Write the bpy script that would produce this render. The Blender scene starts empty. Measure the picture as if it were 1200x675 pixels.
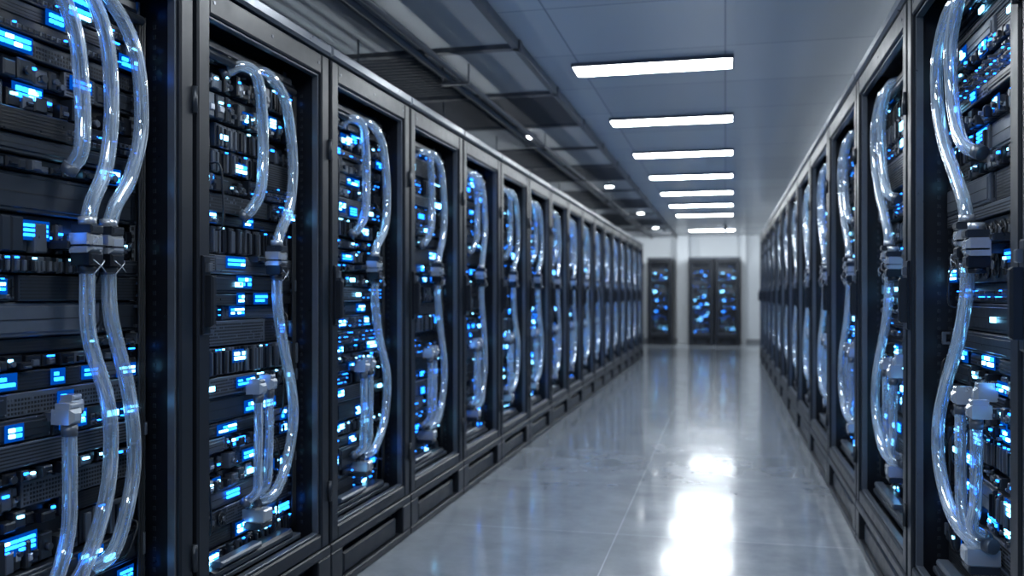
import bpy, math, random
from mathutils import Vector, Matrix

scene = bpy.context.scene
col = scene.collection

# ------------------------------------------------------------------ materials
def new_mat(name):
    m = bpy.data.materials.new(name); m.use_nodes = True
    nt = m.node_tree
    for n in list(nt.nodes): nt.nodes.remove(n)
    out = nt.nodes.new('ShaderNodeOutputMaterial')
    return m, nt, out

def principled(name, color, rough=0.4, metal=0.0, rvar=0.10, scale=18.0, coat=0.0, cvar=0.12, spec=0.5):
    m, nt, out = new_mat(name)
    p = nt.nodes.new('ShaderNodeBsdfPrincipled')
    p.inputs['Metallic'].default_value = metal
    p.inputs['Coat Weight'].default_value = coat
    p.inputs['Specular IOR Level'].default_value = spec
    tc = nt.nodes.new('ShaderNodeTexCoord')
    no = nt.nodes.new('ShaderNodeTexNoise'); no.inputs['Scale'].default_value = scale
    no.inputs['Detail'].default_value = 3
    nt.links.new(tc.outputs['Object'], no.inputs['Vector'])
    mr = nt.nodes.new('ShaderNodeMapRange')
    mr.inputs['To Min'].default_value = max(0.02, rough - rvar)
    mr.inputs['To Max'].default_value = min(1, rough + rvar)
    nt.links.new(no.outputs['Fac'], mr.inputs['Value'])
    nt.links.new(mr.outputs['Result'], p.inputs['Roughness'])
    cr = nt.nodes.new('ShaderNodeMix'); cr.data_type = 'RGBA'
    cr.inputs['A'].default_value = (*[c * (1 - cvar) for c in color], 1)
    cr.inputs['B'].default_value = (*[min(1, c * (1 + cvar)) for c in color], 1)
    nt.links.new(no.outputs['Fac'], cr.inputs['Factor'])
    nt.links.new(cr.outputs['Result'], p.inputs['Base Color'])
    nt.links.new(p.outputs[0], out.inputs[0])
    return m

def emission(name, color, strength):
    m, nt, out = new_mat(name)
    e = nt.nodes.new('ShaderNodeEmission')
    e.inputs['Color'].default_value = (*color, 1)
    e.inputs['Strength'].default_value = strength
    nt.links.new(e.outputs[0], out.inputs[0])
    return m

M_FRAME = principled('rack_frame_steel', (0.011, 0.014, 0.020), 0.38, 0.15, spec=.32)
M_CAP = principled('rack_trim_steel', (0.085, 0.10, 0.125), 0.32, 0.4)
M_BLACK = principled('recess_black', (0.002, 0.003, 0.005), 0.6)
M_C1 = principled('chassis_black', (0.007, 0.009, 0.014), 0.32, 0.2, scale=40, spec=.4)
M_C2 = principled('chassis_graphite', (0.021, 0.027, 0.037), 0.32, 0.3, scale=40, spec=.4)
M_C3 = principled('chassis_grey', (0.085, 0.10, 0.125), 0.32, 0.4, scale=40)
M_SILVER = principled('fitting_silver', (0.44, 0.48, 0.53), 0.26, 0.6, rvar=.04, scale=20, cvar=.03)
M_LEDW = emission('led_core', (0.20, 0.62, 1.0), 8.5)
M_LEDB = emission('led_blue', (0.012, 0.19, 1.0), 7.5)
M_LEDHALO = emission('painted_led_halo', (0.0, 0.07, 0.45), 0.9)  # dim blue glow painted around the LEDs as their bloom halo
M_RACKFILL = emission('added_rack_fill', (0.03, 0.28, 1.0), 10.0)  # added blue fill for the rack interiors, not a seen lamp
M_CABLE = principled('cable_rubber', (0.008, 0.009, 0.011), 0.45)

def tube_material(name='clear_tube_plastic', base=0.05, edge=0.88):
    m, nt, out = new_mat(name)
    p = nt.nodes.new('ShaderNodeBsdfPrincipled')
    p.inputs['Base Color'].default_value = (0.62, 0.72, 0.82, 1)
    p.inputs['Roughness'].default_value = 0.10
    p.inputs['Coat Weight'].default_value = 1.0
    p.inputs['Coat Roughness'].default_value = 0.03
    p.inputs['Specular IOR Level'].default_value = 1.0
    t = nt.nodes.new('ShaderNodeBsdfTransparent')
    t.inputs['Color'].default_value = (0.88, 0.94, 0.99, 1)
    lw = nt.nodes.new('ShaderNodeLayerWeight'); lw.inputs['Blend'].default_value = 0.28
    at = nt.nodes.new('ShaderNodeAttribute'); at.attribute_name = 'tube_uv'
    st = nt.nodes.new('ShaderNodeTexNoise'); st.inputs['Scale'].default_value = 1.0
    st.inputs['Detail'].default_value = 3
    nt.links.new(at.outputs['Vector'], st.inputs['Vector'])
    sr = nt.nodes.new('ShaderNodeMapRange')
    sr.inputs['From Min'].default_value = 0.50; sr.inputs['From Max'].default_value = 0.66
    sr.inputs['To Min'].default_value = 0.0; sr.inputs['To Max'].default_value = 0.40
    nt.links.new(st.outputs['Fac'], sr.inputs['Value'])
    bu = nt.nodes.new('ShaderNodeBump'); bu.inputs['Strength'].default_value = 0.12
    bu.inputs['Distance'].default_value = 0.004
    nt.links.new(st.outputs['Fac'], bu.inputs['Height'])
    nt.links.new(bu.outputs[0], p.inputs['Normal'])
    mr = nt.nodes.new('ShaderNodeMapRange')
    mr.inputs['To Min'].default_value = base; mr.inputs['To Max'].default_value = edge
    nt.links.new(lw.outputs['Facing'], mr.inputs['Value'])
    ad = nt.nodes.new('ShaderNodeMath'); ad.operation = 'ADD'; ad.use_clamp = True
    nt.links.new(mr.outputs[0], ad.inputs[0]); nt.links.new(sr.outputs[0], ad.inputs[1])
    mx = nt.nodes.new('ShaderNodeMixShader')
    nt.links.new(ad.outputs[0], mx.inputs[0])
    nt.links.new(t.outputs[0], mx.inputs[1]); nt.links.new(p.outputs[0], mx.inputs[2])
    gl = nt.nodes.new('ShaderNodeBsdfGlossy'); gl.inputs['Roughness'].default_value = .05
    gl.inputs['Color'].default_value = (.94,.97,1,1)
    m2 = nt.nodes.new('ShaderNodeMixShader'); m2.inputs[0].default_value = .16
    nt.links.new(mx.outputs[0], m2.inputs[1]); nt.links.new(gl.outputs[0], m2.inputs[2])
    nt.links.new(m2.outputs[0], out.inputs[0])
    return m
M_TUBE = tube_material()

def floor_material():
    m, nt, out = new_mat('polished_floor')
    p = nt.nodes.new('ShaderNodeBsdfPrincipled')
    tc = nt.nodes.new('ShaderNodeTexCoord')
    br = nt.nodes.new('ShaderNodeTexBrick')
    br.offset = 0.0; br.squash = 1.0
    br.inputs['Scale'].default_value = 1.0
    br.inputs['Brick Width'].default_value = 1.2
    br.inputs['Row Height'].default_value = 1.2
    br.inputs['Mortar Size'].default_value = 0.003
    br.inputs['Mortar Smooth'].default_value = 0.3
    br.inputs['Color1'].default_value = (0.26, 0.29, 0.325, 1)
    br.inputs['Color2'].default_value = (0.29, 0.32, 0.355, 1)
    br.inputs['Mortar'].default_value = (0.50, 0.54, 0.58, 1)
    mp = nt.nodes.new('ShaderNodeMapping'); mp.inputs['Location'].default_value = (0.53, 0.3, 0)
    nt.links.new(tc.outputs['Object'], mp.inputs['Vector'])
    nt.links.new(mp.outputs[0], br.inputs['Vector'])
    no = nt.nodes.new('ShaderNodeTexNoise'); no.inputs['Scale'].default_value = 2.6
    no.inputs['Detail'].default_value = 9; no.inputs['Roughness'].default_value = 0.7
    nt.links.new(tc.outputs['Object'], no.inputs['Vector'])
    mx = nt.nodes.new('ShaderNodeMix'); mx.data_type = 'RGBA'; mx.blend_type = 'MULTIPLY'
    mx.inputs['Factor'].default_value = 0.65
    cr = nt.nodes.new('ShaderNodeValToRGB')
    cr.color_ramp.elements[0].position = 0.32; cr.color_ramp.elements[0].color = (0.5, 0.53, 0.57, 1)
    cr.color_ramp.elements[1].position = 0.66; cr.color_ramp.elements[1].color = (1, 1, 1, 1)
    nt.links.new(no.outputs['Fac'], cr.inputs[0])
    nt.links.new(br.outputs['Color'], mx.inputs['A']); nt.links.new(cr.outputs[0], mx.inputs['B'])
    nt.links.new(mx.outputs['Result'], p.inputs['Base Color'])
    mr = nt.nodes.new('ShaderNodeMapRange')
    mr.inputs['From Min'].default_value = 0.3; mr.inputs['From Max'].default_value = 0.7
    mr.inputs['To Min'].default_value = 0.16; mr.inputs['To Max'].default_value = 0.27
    nt.links.new(no.outputs['Fac'], mr.inputs['Value'])
    nt.links.new(mr.outputs[0], p.inputs['Roughness'])
    p.inputs['Specular IOR Level'].default_value = 0.4
    p.inputs['Coat Weight'].default_value = 0.55
    m3 = nt.nodes.new('ShaderNodeMapRange')
    m3.inputs['From Min'].default_value = 0.3; m3.inputs['From Max'].default_value = 0.7
    m3.inputs['To Min'].default_value = 0.06; m3.inputs['To Max'].default_value = 0.12
    nt.links.new(no.outputs['Fac'], m3.inputs['Value'])
    nt.links.new(m3.outputs[0], p.inputs['Coat Roughness'])
    nt.links.new(p.outputs[0], out.inputs[0])
    return m
M_FLOOR = floor_material()

def ceiling_material():
    m, nt, out = new_mat('ceiling_panels')
    p = nt.nodes.new('ShaderNodeBsdfPrincipled')
    tc = nt.nodes.new('ShaderNodeTexCoord')
    br = nt.nodes.new('ShaderNodeTexBrick')
    br.offset = 0.0
    br.inputs['Scale'].default_value = 1.0
    br.inputs['Brick Width'].default_value = 0.9225
    br.inputs['Row Height'].default_value = 0.9225
    br.inputs['Mortar Size'].default_value = 0.005
    br.inputs['Color1'].default_value = (0.46, 0.495, 0.53, 1)
    br.inputs['Color2'].default_value = (0.54, 0.575, 0.61, 1)
    br.inputs['Mortar'].default_value = (0.25, 0.28, 0.32, 1)
    nt.links.new(tc.outputs['Object'], br.inputs['Vector'])
    nt.links.new(br.outputs['Color'], p.inputs['Base Color'])
    p.inputs['Roughness'].default_value = 0.26
    p.inputs['Specular IOR Level'].default_value = 0.9
    nt.links.new(p.outputs[0], out.inputs[0])
    return m
M_CEIL = ceiling_material()
M_WALL = principled('wall_paint_white', (0.76, 0.80, 0.84), 0.5, 0, scale=3, cvar=0.04)
M_WALLD = principled('wall_paint_grey', (0.24, 0.26, 0.29), 0.5, 0, scale=3, cvar=0.06)
M_LOUV = principled('louver_dark', (0.10, 0.11, 0.13), 0.4, 0.1)
M_PANEL = principled('ceiling_metal_panel', (0.34, 0.375, 0.41), 0.35, 0.0, rvar=.04, scale=4)
M_LAMP = emission('lamp_diffuser', (0.90, 0.96, 1.0), 37)
M_CEILFILL = emission('added_ceiling_fill', (0.86, 0.94, 1.0), 10)  # glow of the added ceiling fill strips
M_SPOT = emission('downlight_lens', (0.9, 0.96, 1.0), 25)

# ------------------------------------------------------------------ mesh builder
class MB:
    def __init__(s): s.v = []; s.f = []; s.m = []; s.sm = []; s.mats = []; s.uv = {}
    def mi(s, mat):
        if mat not in s.mats: s.mats.append(mat)
        return s.mats.index(mat)
    def box(s, x0, x1, y0, y1, z0, z1, mat):
        i = len(s.v); k = s.mi(mat)
        s.v += [(x0,y0,z0),(x1,y0,z0),(x1,y1,z0),(x0,y1,z0),(x0,y0,z1),(x1,y0,z1),(x1,y1,z1),(x0,y1,z1)]
        for f in ((3,2,1,0),(4,5,6,7),(0,1,5,4),(1,2,6,5),(2,3,7,6),(3,0,4,7)):
            s.f.append(tuple(i+j for j in f)); s.m.append(k); s.sm.append(False)
    def cbox(s, x0, x1, y0, y1, z0, z1, mat, c=0.002):
        """box whose front (+x) edges are chamfered"""
        c = min(c, (y1-y0)*.3, (z1-z0)*.3, (x1-x0)*.8)
        i = len(s.v); k = s.mi(mat)
        def ring(x, d): return [(x,y0+d,z0+d),(x,y1-d,z0+d),(x,y1-d,z1-d),(x,y0+d,z1-d)]
        s.v += ring(x0,0)+ring(x1-c,0)+ring(x1,c)
        fs = [(3,2,1,0),(8,9,10,11)]
        for a in (0,4):
            for j in range(4):
                n = (j+1)%4
                fs.append((a+j,a+n,a+4+n,a+4+j))
        for f in fs:
            s.f.append(tuple(i+j for j in f)); s.m.append(k); s.sm.append(False)
    def cyl(s, p, r, h, axis, mat, n=14):
        a = Vector(axis).normalized(); s.sweep([Vector(p), Vector(p)+a*h], r, mat, n, raw=True, cap=True)
    def sweep(s, pts, r, mat, n=12, raw=False, cap=True, res=8):
        pts = [Vector(p) for p in pts]
        if not raw:
            q = [pts[0]*2-pts[1]] + pts + [pts[-1]*2-pts[-2]]
            out = []
            for a in range(1, len(q)-2):
                p0,p1,p2,p3 = q[a-1],q[a],q[a+1],q[a+2]
                for t in range(res):
                    u = t/res
                    out.append(0.5*((2*p1)+(-p0+p2)*u+(2*p0-5*p1+4*p2-p3)*u*u+(-p0+3*p1-3*p2+p3)*u**3))
            out.append(pts[-1]); pts = out
        k = s.mi(mat); base = len(s.v)
        t = (pts[1]-pts[0]).normalized()
        ref = Vector((1,0,0)) if abs(t.x) < .9 else Vector((0,1,0))
        nrm = (ref - t*ref.dot(t)).normalized()
        ln = base*.37
        for a,p in enumerate(pts):
            if a == 0: tt = (pts[1]-pts[0])
            elif a == len(pts)-1: tt = pts[-1]-pts[-2]
            else: tt = pts[a+1]-pts[a-1]
            if a: ln += (p-pts[a-1]).length
            tt.normalize()
            nrm = (nrm - tt*nrm.dot(tt)).normalized()
            b = tt.cross(nrm)
            for j in range(n):
                an = 2*math.pi*j/n
                s.uv[len(s.v)] = (math.cos(an)*2.6, math.sin(an)*2.6, ln*7)
                s.v.append(tuple(p + nrm*(math.cos(an)*r) + b*(math.sin(an)*r)))
        for a in range(len(pts)-1):
            for j in range(n):
                jj = (j+1)%n
                s.f.append((base+a*n+j, base+a*n+jj, base+(a+1)*n+jj, base+(a+1)*n+j)); s.m.append(k); s.sm.append(True)
        if cap:
            s.f.append(tuple(base+j for j in reversed(range(n)))); s.m.append(k); s.sm.append(False)
            e = base+(len(pts)-1)*n
            s.f.append(tuple(e+j for j in range(n))); s.m.append(k); s.sm.append(False)
    def mesh(s, name, uv=False):
        me = bpy.data.meshes.new(name)
        me.from_pydata(s.v, [], s.f)
        for m in s.mats: me.materials.append(m)
        me.polygons.foreach_set('material_index', s.m)
        me.polygons.foreach_set('use_smooth', s.sm)
        if uv:
            a = me.attributes.new('tube_uv', 'FLOAT_VECTOR', 'POINT')
            flat = []
            for i in range(len(s.v)): flat += list(s.uv.get(i, (0,0,0)))
            a.data.foreach_set('vector', flat)
        me.update()
        return me

def add_obj(name, me, parent=None):
    o = bpy.data.objects.new(name, me); col.objects.link(o)
    if parent: o.parent = parent
    return o

# ------------------------------------------------------------------ rack frame
def rack_frame(W, H):
    b = MB()
    b.box(-1.0,-.10, 0.004,.022, .02,H-.03, M_FRAME)
    b.box(-1.0,-.10, W-.022,W-.004, .02,H-.03, M_FRAME)
    b.box(-1.0,-.98, .022,W-.022, .02,H-.03, M_FRAME)
    b.box(-.42,-.40, .022,W-.022, .20,H-.05, M_BLACK)
    for a,c in ((.004,.05),(W-.05,W-.004)):
        b.cbox(-.10,-.002, a,c, .0,H-.045, M_FRAME, .004)
    b.box(-.19,-.004, .05,.068, .2,H-.10, M_C1)
    b.box(-.19,-.004, W-.068,W-.05, .2,H-.10, M_C1)
    z = .30
    while z < H-.2:
        for x in (-.060,-.095):
            b.box(x-.010,x, W-.0695,W-.068, z,z+.012, M_C2)
            b.box(x-.010,x, .068,.0695, z,z+.012, M_C2)
        z += .030
    b.cbox(-.002,.026, .010,.074, .205,H-.055, M_FRAME, .006)
    b.cbox(-.002,.026, W-.074,W-.010, .205,H-.055, M_FRAME, .006)
    b.cbox(-.002,.024, .074,W-.074, H-.135,H-.055, M_FRAME, .006)
    b.cbox(-.002,.024, .074,W-.074, .205,.262, M_FRAME, .006)
    b.cbox(-.012,.012, .074,.082, .262,H-.135, M_C3, .002)
    b.cbox(-.012,.012, W-.082,W-.074, .262,H-.135, M_C3, .002)
    b.cbox(-.012,.012, .082,W-.082, .262,.270, M_C3, .002)
    b.cbox(-.012,.012, .082,W-.082, H-.143,H-.135, M_C3, .002)
    b.cbox(-1.0,.036, 0,W, H-.048,H, M_CAP, .010)
    b.cbox(-.98,.030, .002,W-.002, .165,.203, M_FRAME, .005)
    b.cbox(-.98,.030, .002,W-.002, 0,.035, M_FRAME, .005)
    b.cbox(-.98,.030, .002,.11, .035,.165, M_FRAME, .005)
    b.cbox(-.98,.030, W-.11,W-.002, .035,.165, M_FRAME, .005)
    b.box(-.98,-.03, .11,W-.11, .035,.165, M_BLACK)
    b.cbox(-.03,.012, .16,W-.16, .035,.125, M_FRAME, .008)
    b.cbox(-.03,-.004, .12,W-.12, .14,.148, M_C2, .002)
    for a in (.070, W-.096):
        b.box(-.135,-.128, a,a+.026, .25,H-.12, M_C3)
        z = .28
        while z < H-.15:
            b.box(-.1285,-.1265, a+.008,a+.018, z,z+.010, M_BLACK); z += .0222
    for (a, zc) in ((.042, 1.20),):
        b.cbox(.02,.036, a-.020,a+.020, zc-.12,zc+.12, M_C1, .004)
        b.cbox(.036,.062, a-.013,a+.013, zc-.095,zc+.06, M_FRAME, .006)
        b.cbox(.036,.050, a-.011,a+.011, zc+.070,zc+.098, M_C3, .003)
    for zc in (.42, H-.42):
        b.cyl((.030, W-.012, zc-.04), .009, .08, (0,0,1), M_C2, 10)
    for a in (.10, W/2, W-.10):
        b.cyl((.022, a, H-.095), .006, .004, (1,0,0), M_C3, 8)
    return b.mesh('rack_frame')

# ------------------------------------------------------------------ server units
def rack_servers(W, H, seed, dense=1.0, fill_strip='low'):
    R = random.Random(seed)
    b = MB(); L = MB()
    y0, y1 = .098, W-.098
    F = -.102
    def led(x, y, z, w, h, m): L.box(x, x+.0055, y, y+w, z, z+h, m)
    def led_cluster(x, y, z, rows, cols, w=.011, h=.0055, gap=.005, halo=True):
        tw = cols*(w+gap)+gap; th = rows*(h+gap)+gap
        if halo: L.box(x, x+.0012, y-.006, y+tw+.006, z-.004, z+th+.004, M_LEDHALO)  # glowing backing rectangle stands in for the LED halo
        core = R.random() < .5
        for r in range(rows):
            for c in range(cols):
                if R.random() < .9:
                    led(x+.001, y+gap+c*(w+gap), z+gap+r*(h+gap), w, h, M_LEDW if (core and R.random()<.8) or R.random()<.12 else M_LEDB)
    def vent(x, a, c, z, z2, m):
        b.cbox(F-.02, x, a, c, z, z2, m)
        zz = z+.006
        while zz < z2-.006:
            b.box(x, x+.0012, a+.006, c-.006, zz, zz+.0035, M_BLACK); zz += .0085
    def mesh_panel(x, a, c, z, z2, m):
        b.cbox(F-.02, x, a, c, z, z2, m)
        st = .0105
        ny = int((c-a-.012)/st); nz = int((z2-z-.010)/st)
        for i in range(ny):
            for j in range(nz):
                b.box(x, x+.001, a+.007+i*st, a+.007+i*st+.006, z+.006+j*st, z+.006+j*st+.006, M_BLACK if R.random()<.93 else M_C3)
    def drives(x, a, c, z, z2):
        w = R.choice([.022,.028,.05]); n = max(1,int((c-a)/w)); w = (c-a)/n
        for i in range(n):
            m = R.choice([M_C1,M_C2,M_C3])
            dx = R.choice([0,0,.004,.010])
            b.cbox(F-.03, x+dx, a+i*w+.0015, a+(i+1)*w-.0015, z+.003, z2-.003, m, .003)
            if z2-z > .035:
                b.cbox(x+dx, x+dx+.008, a+i*w+w*.3, a+(i+1)*w-w*.3, z+.008, z2-.014, R.choice([M_C1,M_C3]), .002)
            if R.random() < .26:
                led(x+dx, a+i*w+w*.3, z2-.010, w*.4, .004, R.choice([M_LEDB,M_LEDB,M_LEDW]))
    def ports(x, a, c, z, z2):
        b.cbox(F-.02, x, a, c, z, z2, M_C1)
        st = .019; n = int((c-a-.01)/st); rows = max(1, int((z2-z-.008)/.018))
        for j in range(rows):
            for i in range(n):
                yy = a+.006+i*st; zz = z+.006+j*.018
                b.cbox(x, x+.004, yy, yy+.014, zz, zz+.012, M_C3 if R.random()<.4 else M_C2, .002)
                b.box(x+.004, x+.0046, yy+.003, yy+.011, zz+.002, zz+.009, M_BLACK)
                if R.random() < .20: led(x+.004, yy+.003, zz+.0095, .008, .003, M_LEDB)
                elif R.random() < .15:
                    b.cbox(x+.004, x+.024, yy+.002, yy+.012, zz+.001, zz+.010, M_C3, .002)
    def blank(x, a, c, z, z2, m):
        b.cbox(F-.02, x, a, c, z, z2, m, .003)
        b.cbox(x, x+.004, a+.014, c-.014, z+.010, z2-.010, m, .002)
        b.box(x+.004, x+.0052, a+.02, c-.02, (z+z2)/2-.001, (z+z2)/2+.001, M_BLACK)
        for yy in (a+.006, c-.011):
            b.cbox(x, x+.003, yy, yy+.005, z+.006, z+.011, M_C3, .001)
    def fans(x, a, c, z, z2):
        b.cbox(F-.02, x, a, c, z, z2, M_C1)
        r = min((z2-z)*.40, .04); n = max(1, int((c-a)/(r*2.4)))
        for i in range(n):
            yy = a+(c-a)*(i+.5)/n; zz = (z+z2)/2
            b.cyl((x,yy,zz), r, .006, (1,0,0), M_C2, 18)
            b.cyl((x+.006,yy,zz), r*.82, .0012, (1,0,0), M_BLACK, 18)
            b.cyl((x+.007,yy,zz), r*.35, .005, (1,0,0), M_C3, 12)
            for q in range(6):
                an = q*math.pi/3
                b.sweep([(x+.0085,yy+math.cos(an)*r*.3,zz+math.sin(an)*r*.3),(x+.0085,yy+math.cos(an+.3)*r*.8,zz+math.sin(an+.3)*r*.8)], r*.06, M_C2, 5, raw=True)
    def modules(x, a, c, z, z2):
        b.cbox(F-.03, x-.02, a, c, z, z2, M_C1)
        yy = a+.004
        while yy < c-.02:
            w = R.uniform(.016,.048); w = min(w, c-yy-.004)
            hh = R.uniform(.5,.95)*(z2-z); dx = R.uniform(-.01,.024)
            b.cbox(x-.02, x+dx, yy, yy+w, z+.003, z+hh, R.choice([M_C1,M_C2,M_C2,M_C3]), .004)
            if R.random() < .5:
                b.cbox(x+dx, x+dx+.006, yy+w*.2, yy+w*.8, z+hh*.3, z+hh*.55, R.choice([M_C3,M_SILVER,M_C1,M_C3]), .002)
            if R.random() < .26: led(x+dx, yy+w*.2, z+hh*.65, w*.45, .006, R.choice([M_LEDW,M_LEDB]))
            if R.random() < .35:
                b.cyl((x+dx-.002, yy+w/2, z+hh*.5), min(.010,w*.3), .014, (1,0,0), R.choice([M_C2,M_C3]), 8)
            yy += w+R.uniform(.002,.008)
    z = .29
    while z < H-.19:
        h = R.choice([.04,.05,.06,.066,.088,.10,.066])
        if z+h > H-.14: h = H-.14-z
        low = z < .95
        b.box(-.40, F-.03, y0, y1, z+.002, z+h-.001, M_BLACK)
        cuts = [y0]
        rem = y1-y0
        k = R.choice([1,2,2,3,3]) if W > .8 else R.choice([1,2])
        fr = sorted(R.uniform(.18,.82) for _ in range(k-1))
        cuts += [y0+rem*f for f in fr] + [y1]
        dxu = R.choice([0,0,.008,.014,-.01])
        for a,c in zip(cuts[:-1],cuts[1:]):
            if c-a < .03:
                blank(F+dxu, a, c, z, z+h-.003, M_C2); continue
            x = F+dxu+R.choice([0,0,.006,.010])
            zt = z+h-.003
            t = R.random()
            if t < .14: vent(x, a, c, z, zt, R.choice([M_C1,M_C2,M_C3]))
            elif t < .27: mesh_panel(x, a, c, z, zt, R.choice([M_C2,M_C2,M_C3]))
            elif t < .44: drives(x, a, c, z, zt)
            elif t < .61: ports(x, a, c, z, zt)
            elif t < .74: blank(x, a, c, z, zt, R.choice([M_C1,M_C2,M_C2,M_C3]))
            elif t < .76 and h > .055: fans(x, a, c, z, zt)
            else: modules(x, a, c, z, zt)
            if R.random() < (.62 if low else .48)*dense and h > .038:
                n = R.choice([1,1,2])
                for _ in range(n):
                    rows = 2 if h < .07 else R.choice([2,3])
                    cc = R.choice([2,3,4]); wl = R.choice([.012,.016,.022])
                    tw = cc*(wl+.005)+.005
                    if c-a-.02 > tw:
                        ya = R.uniform(a+.008, c-tw-.008)
                        hh = R.choice([.007,.009,.011]) if rows == 2 else .007
                        za = z+R.uniform(.005, max(.006, h-rows*(hh+.005)-.010))
                        led_cluster(x+.006, ya, za, rows, cc, wl, hh, halo=R.random()<.85)
            if R.random() < .14*dense and c-a > .09:
                ya = R.uniform(a+.01, c-.06)
                led(x+.006, ya, z+h*.35, .042, .016, M_LEDW)
        if R.random() < .35 and h > .055:
            for yy in (y0+.008, y1-.020):
                b.cbox(F+dxu+.018, F+dxu+.030, yy, yy+.010, z+.010, z+h-.014, M_C3, .003)
                b.cbox(F+dxu, F+dxu+.020, yy, yy+.010, z+.010, z+.018, M_C3, .002)
                b.cbox(F+dxu, F+dxu+.020, yy, yy+.010, z+h-.022, z+h-.014, M_C3, .002)
        z += h
    b.cbox(-.16,-.035, .11,W-.13, .262,.282, M_C3, .004)
    b.cbox(-.10,-.030, .18,W-.20, .282,.315, M_C2, .010)
    b.cbox(-.06,-.022, .22,W-.45 if W < 1.1 and W > .8 else W*.55, .315,.335, M_C3, .006)
    for i in range(10):
        za = R.uniform(.45, H-.3); zb = za - R.uniform(.08,.35)
        ya = R.choice([R.uniform(y0+.01,y0+.2), R.uniform(y1-.18,y1-.02)]); yb = ya+R.uniform(-.06,.06)
        yb = min(max(yb,y0+.01),y1-.01)
        b.sweep([(F+.0,ya,za),(F+.04,ya,za-.01),(F+.046,(ya+yb)/2,(za+zb)/2),(F+.04,yb,zb+.01),(F,yb,zb)], .0035, M_CABLE, 6, res=5)
    for i in range(3):
        yy = y1-.012-.011*i
        b.sweep([(F+.03,yy,.30),(F+.035,yy-.004,.8),(F+.03,yy+.003,1.3),(F+.035,yy-.003,H-.2)], .0045, M_CABLE, 6, res=4)
    b.cbox(F, F+.04, y0+.05, y1-.05, H-.20, H-.165, M_C2, .008)
    b.cyl((F+.035, y0+.03, H-.215), .014, y1-y0-.06, (0,1,0), M_C2, 12)
    if fill_strip == 'low': L.box(-.030,-.022, .0700,.0720, .32, H-.2, M_RACKFILL)  # added fill strip, hidden behind the near stile
    elif fill_strip == 'high': L.box(-.030,-.022, W-.0720,W-.0700, .32, H-.2, M_RACKFILL)
    return b.mesh('server_units'), L.mesh('status_lights')

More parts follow.
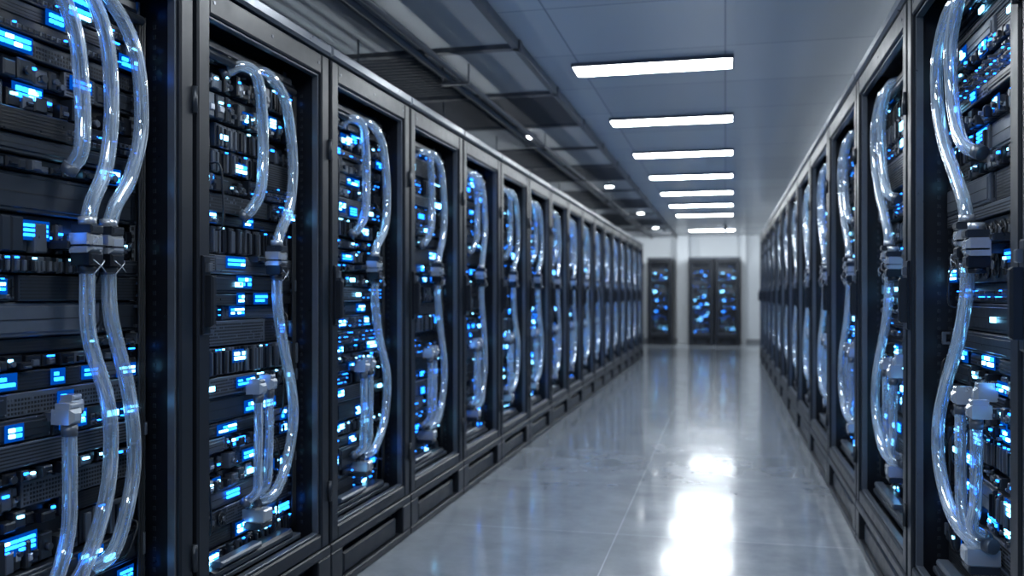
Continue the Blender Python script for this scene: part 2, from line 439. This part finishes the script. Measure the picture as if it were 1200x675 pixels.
# ------------------------------------------------------------------ coolant tubes
TR = .0195
def rack_tubes(W, H, kind, flip=False):
    t = MB(); g = MB()
    X = -.024
    def tube(pts, r=TR):
        pts = [(p[2] if len(p) > 2 else X, p[0], p[1]) for p in pts]
        t.sweep(pts, r, M_TUBE, 20, cap=False, res=12)
        t.sweep(pts, r*.72, M_TUBE, 14, cap=False, res=12)
        for e, nb in ((0,1),(-1,-2)):
            P = Vector(pts[e]); D = (Vector(pts[nb])-P).normalized()
            g.cyl(P-D*.012, r*1.12, .026, D, M_C3, 14)
    def clamp(y, z):
        g.cbox(-.054,.008, y-.029,y+.029, z-.002,z+.048, M_SILVER, .010)
        g.cbox(-.050,.0095, y-.029,y+.029, z+.014,z+.019, M_C1, .001)
        g.cbox(-.052,.009, y-.024,y+.024, z+.048,z+.070, M_C2, .005)
        g.cbox(-.052,.007, y-.026,y+.026, z-.034,z-.002, M_C1, .005)
        g.cbox(-.13,-.047, y-.016,y+.016, z+.005,z+.030, M_C2, .003)
        g.cyl((X,y,z+.070), TR*1.15, .02, (0,0,1), M_SILVER, 16)
        g.cyl((X,y,z-.050), TR*1.2, .018, (0,0,1), M_C2, 16)
        g.sweep([(0.011,y-.02,z-.02),(.018,y+.0,z-.036),(.012,y+.024,z-.05)], .0016, M_SILVER, 5, res=3)
        g.sweep([(0.011,y+.02,z-.02),(.020,y+.002,z-.03),(.012,y-.022,z-.058)], .0016, M_SILVER, 5, res=3)
    def fitting(y, z, x=X):
        g.cbox(x-.035,x+.026, y-.022,y+.022, z,z+.038, M_SILVER, .010)
        g.cbox(x-.028,x+.018, y-.017,y+.017, z+.038,z+.052, M_SILVER, .006)
        g.cbox(-.13,x-.02, y-.012,y+.012, z+.006,z+.028, M_C3, .004)
        g.cyl((x,y,z-.018), .018, .018, (0,0,1), M_C3, 12)
    def block(y, z):
        g.cbox(-.10,-.008, y-.030,y+.030, z,z+.045, M_SILVER, .006)
        g.cbox(-.10,-.014, y-.040,y+.040, z-.022,z, M_C2, .005)
    if not flip:
        if kind == 'A':
            tube([(.36,1.985,-.12),(.40,2.01,-.06),(.475,1.88),(.508,1.70),(.505,1.57),(.500,1.52,-.055)])
            tube([(.46,2.03,-.12),(.50,2.03,-.05),(.585,1.91),(.620,1.73),(.600,1.55),(.545,1.44),(.526,1.375)])
            tube([(.55,2.02,-.12),(.62,2.005,-.05),(.715,1.88),(.745,1.68),(.700,1.53),(.635,1.44),(.607,1.375)])
            tube([(.526,1.27),(.532,1.10),(.600,.93),(.617,.80),(.592,.65),(.50,.49),(.45,.455,-.07)])
            tube([(.607,1.27),(.618,1.14),(.685,.95),(.712,.80),(.700,.67),(.63,.52),(.58,.475,-.07)])
            tube([(.462,.865),(.464,.72),(.455,.60),(.40,.49),(.36,.455,-.08)], .018)
            for y in (.526,.607): clamp(y,1.31)
            fitting(.462,.88); fitting(.515,.895,-.06)
            g.cbox(-.13,-.05, .49,.64, 1.318,1.338, M_C2, .004)
            block(.36,.42)
        else:
            s = {'B':0,'C':.03,'D':-.03}[kind]
            tube([(.36,1.955,-.10),(.385,1.985,-.05),(.44,1.965),(.478,1.86),(.487,1.70),(.470,1.57),(.445,1.50,-.045),(.435,1.475,-.07)], .0195)
            tube([(.50+s,1.99,-.12),(.545+s,2.0,-.05),(.63+s,1.94),(.69+s,1.82),(.712+s,1.66),(.680+s,1.52),(.612,1.43),(.585,1.375)])
            tube([(.585,1.27),(.595,1.15),(.64,1.00),(.700+s,.85),(.712+s,.72),(.660+s,.58),(.570,.485),(.52,.46,-.07)])
            tube([(.455,.84),(.455,.72),(.45,.60),(.445,.52),(.43,.48,-.06)], .016)
            tube([(.53,.85),(.532,.74),(.525,.62),(.51,.53),(.49,.49,-.06)], .016)
            clamp(.585,1.31)
            fitting(.455,.855); fitting(.53,.865)
            g.cbox(-.13,-.05, .50,.66, 1.318,1.338, M_C2, .004)
            block(.50,.40)
    else:
        tube([(.46,2.10,-.12),(.34,2.12,-.05),(.245,1.99),(.235,1.83),(.33,1.68),(.47,1.56),(.57,1.47),(.60,1.405)])
        tube([(.58,2.10,-.12),(.49,2.12,-.05),(.425,2.0),(.42,1.84),(.49,1.70),(.585,1.63),(.63,1.605,-.05)], .0195)
        tube([(.60,1.30),(.595,1.20),(.50,1.06),(.33,.90),(.245,.77),(.27,.64),(.43,.53),(.60,.50,-.035),(.66,.50,-.07)])
        tube([(.53,.865),(.53,.72),(.54,.60),(.58,.53),(.61,.50,-.06)], .0165)
        tube([(.70,.845),(.70,.72),(.69,.62),(.66,.55),(.64,.52,-.06)], .0165)
        clamp(.60,1.34)
        clamp(.70,1.31)
        g.cbox(-.13,-.05, .50,.76, 1.348,1.368, M_C2, .004)
        fitting(.53,.88); fitting(.70,.86); fitting(.62,.90,-.06)
        block(.62,.44)
    return t.mesh('coolant_tubes', True), g.mesh('tube_fittings')

def make_rack(name, frame, servers, tubes, loc, rotz):
    e = bpy.data.objects.new(name, None); col.objects.link(e)
    e.empty_display_size = .2
    e.location = loc; e.rotation_euler = (0,0,rotz)
    add_obj('frame', frame, e)
    add_obj('server_units', servers[0], e)
    add_obj('status_lights', servers[1], e)
    if tubes:
        add_obj('coolant_tubes', tubes[0], e)
        add_obj('tube_fittings', tubes[1], e)
    return e

XL, XR = -1.5625, 0.65
WL, HL = .93, 2.2
WR, HR = 1.25, 2.3
fL = rack_frame(WL, HL); fR = rack_frame(WR, HR)
sL = [rack_servers(WL, HL, s) for s in (11, 23, 37, 41)]
sR = [rack_servers(WR, HR, s, fill_strip='high') for s in (5, 17, 29)]
tL = {k: rack_tubes(WL, HL, k) for k in 'ABCD'}
tR = rack_tubes(WR, HR, 'B', flip=True)
kinds = ['B','A','B','C','B','D','C']
for i in range(18):
    y = 1.45 + (i-1)*.935
    k = kinds[i] if i < len(kinds) else 'BCD'[i%3]
    make_rack('server_rack', fL, sL[(i*3+1)%4], tL[k], (XL, y, 0), 0)
for i in range(13):
    y = .90 + i*1.253
    make_rack('server_rack', fR, sR[(i+1)%3], tR, (XR, y+WR, 0), math.pi)

YE = 22.0
fE = rack_frame(.60, 2.12)
sE = [rack_servers(.60, 2.12, s, .45, fill_strip=None) for s in (71, 83)]
for n,x in enumerate((-1.85, -.86, -.25)):
    make_rack('network_cabinet', fE, sE[n%2], None, (x, YE, 0), -math.pi/2)

# ------------------------------------------------------------------ room
RX0, RX1, RY0, RY1, RZ = -3.6, 2.1, -2.2, 23.2, 2.7
def room_box(name, x0,x1,y0,y1,z0,z1, mat):
    b = MB(); b.box(x0,x1,y0,y1,z0,z1,mat); return add_obj(name, b.mesh(name))
room_box('floor', RX0-.1,RX1+.1,RY0-.1,RY1+.1,-.1,0, M_FLOOR)
room_box('ceiling', RX0-.1,RX1+.1,RY0-.1,RY1+.1,RZ,RZ+.1, M_CEIL)
room_box('wall_left', RX0-.1,RX0,RY0,RY1,0,RZ, M_WALLD)
room_box('wall_right', RX1,RX1+.1,RY0,RY1,0,RZ, M_WALLD)
room_box('wall_far', RX0,RX1,RY1,RY1+.1,0,RZ, M_WALL)
room_box('wall_near', RX0,RX1,RY0-.1,RY0,0,RZ, M_WALLD)
b = MB()
b.box(-1.17,-.90, RY1-.45,RY1, 0,RZ, M_WALL)
add_obj('wall_pilaster', b.mesh('wall_pilaster'))
b = MB()
b.box(.38,.50, RY1-.3,RY1, 0,RZ, M_WALL)
add_obj('wall_pilaster', b.mesh('wall_pilaster'))
b = MB(); b.box(RX0,RX1,RY1-.02,RY1,0,.1,M_WALLD); add_obj('baseboard_far', b.mesh('baseboard_far'))

def lamp(xc, y, w=1.0, dl=.24):
    e = bpy.data.objects.new('ceiling_light', None); col.objects.link(e); e.location = (xc, y, RZ)
    b = MB()
    t = .012
    b.box(-w/2-t, w/2+t, -dl/2-t, -dl/2, -.026, 0, M_CAP)
    b.box(-w/2-t, w/2+t, dl/2, dl/2+t, -.026, 0, M_CAP)
    b.box(-w/2-t, -w/2, -dl/2, dl/2, -.026, 0, M_CAP)
    b.box(w/2, w/2+t, -dl/2, dl/2, -.026, 0, M_CAP)
    add_obj('housing', b.mesh('lamp_housing'), e)
    b = MB(); b.box(-w/2, w/2, -dl/2, dl/2, -.027, -.002, M_LAMP)
    add_obj('diffuser', b.mesh('lamp_diffuser'), e)
for i in range(-4, 7):
    xc = -.46 + max(0,i)*.014
    lamp(xc, 5.86+i*1.845)
lamp(-.30, 20.9)

def downlight(x, y):
    b = MB()
    b.cyl((0,0,-.012), .075, .012, (0,0,1), M_CAP, 24)
    b.cyl((0,0,-.016), .058, .004, (0,0,1), M_SPOT, 24)
    o = add_obj('recessed_downlight', b.mesh('recessed_downlight')); o.location = (x,y,RZ-.045)
for x,y in ((-1.75,8.0),(-1.50,11.9),(-1.45,15.9),(-1.45,19.4)): downlight(x,y)

# unseen fill strips added on the cabinet roofs to brighten the ceiling
for nm, x, z in (('added_fill_left', -2.30, HL), ('added_fill_right', 1.35, HR)):
    b = MB()
    b.box(-.05,.05, .2,17.0, 0,.03, M_CAP)
    b.box(-.04,.04, .25,16.95, .03,.036, M_CEILFILL)
    o = add_obj(nm, b.mesh(nm)); o.location = (x,0,z+.001)

for x in (-2.6,-1.3,0,1.3):  # spots and their housings added to brighten the far wall
    e = bpy.data.objects.new('added_wall_fill', None); col.objects.link(e); e.location = (x,20.0,RZ)
    b = MB(); b.cyl((0,0,-.10), .035, .10, (0,0,1), M_CAP, 16)
    add_obj('housing', b.mesh('wall_fill_housing'), e)
    l = bpy.data.lights.new('wall_fill_spot', 'SPOT'); l.energy = 70; l.spot_size = math.radians(120); l.spot_blend = .6
    l.color = (.88,.95,1); l.shadow_soft_size = .05
    lo = bpy.data.objects.new('wall_fill_lamp', l); col.objects.link(lo); lo.parent = e
    lo.location = (0,.06,-.13); lo.rotation_euler = (math.radians(58),0,0)

# left louvre bays
b = MB()
yy = -1.0
bay = 0
while yy < 22:
    b.box(RX0, -1.17, yy-.03, yy+.03, RZ-.05, RZ, M_LOUV)
    if bay % 3 != 1:
        s = yy+.10
        while s < yy+1.13:
            b.box(RX0, -1.85, s, s+.022, RZ-.04, RZ-.005, M_LOUV); s += .075
    else:
        b.box(-2.42, -1.87, yy+.08, yy+1.15, RZ-.035, RZ-.015, M_PANEL)
    if bay % 3 != 0:
        b.box(-1.80, -1.22, yy+.08, yy+1.15, RZ-.035, RZ-.015, M_PANEL)
    else:
        s = yy+.10
        while s < yy+1.13:
            b.box(-1.80, -1.22, s, s+.022, RZ-.04, RZ-.005, M_LOUV); s += .075
    yy += 1.23; bay += 1
for xx in (-1.20, -1.83, -2.45):
    b.box(xx-.02, xx+.02, RY0, RY1, RZ-.05, RZ, M_LOUV)
add_obj('ceiling_louver_grille', b.mesh('ceiling_louver_grille'))

# cable tray above left row
b = MB()
for xx in (-2.05, -2.40):
    b.box(xx-.012, xx+.012, RY0+.1, 20.5, 2.42, 2.50, M_C3)
s = RY0+.3
while s < 20.4:
    b.box(-2.39, -2.06, s, s+.03, 2.425, 2.445, M_C3); s += .3
s = RY0+.6
while s < 20.4:
    for xx in (-2.05,-2.40): b.cyl((xx, s, 2.5), .006, .2, (0,0,1), M_C3, 6)
    s += 1.6
for i in range(5):
    b.sweep([(-2.12-i*.05, y*2.0+RY0+.2, 2.462+.008*math.sin(y*1.7+i)) for y in range(0,12)], .016, M_CABLE, 8, res=3)
add_obj('cable_tray', b.mesh('cable_tray'))
b = MB()
for xx in (-1.70,-1.62):
    b.cyl((xx, RY0+.1, 2.57), .018, 22.4, (0,1,0), M_LOUV, 14)
s = 0.5
while s < 20:
    b.box(-1.75,-1.57, s,s+.03, 2.53,2.545, M_C3)
    for xx in (-1.745,-1.575): b.cyl((xx, s+.015, 2.54), .005, .12, (0,0,1), M_C3, 6)
    s += 2.46
add_obj('ceiling_pipes', b.mesh('ceiling_pipes'))

# ------------------------------------------------------------------ world + camera
w = bpy.data.worlds.new('World'); scene.world = w; w.use_nodes = True
w.node_tree.nodes['Background'].inputs[0].default_value = (.03,.045,.07,1)
w.node_tree.nodes['Background'].inputs[1].default_value = .5

cam = bpy.data.cameras.new('camera'); co = bpy.data.objects.new('camera', cam); col.objects.link(co)
cam.sensor_width = 36; cam.lens = 31.5
co.location = (0,0,1.2)
co.rotation_euler = (math.radians(90), 0, math.atan(250/1050))
cam.shift_y = .0071
cam.dof.use_dof = True; cam.dof.focus_distance = 2.6; cam.dof.aperture_fstop = 2.5
cam.clip_start = .05
scene.camera = co
scene.view_settings.view_transform = 'Standard'
scene.view_settings.exposure = 0.05
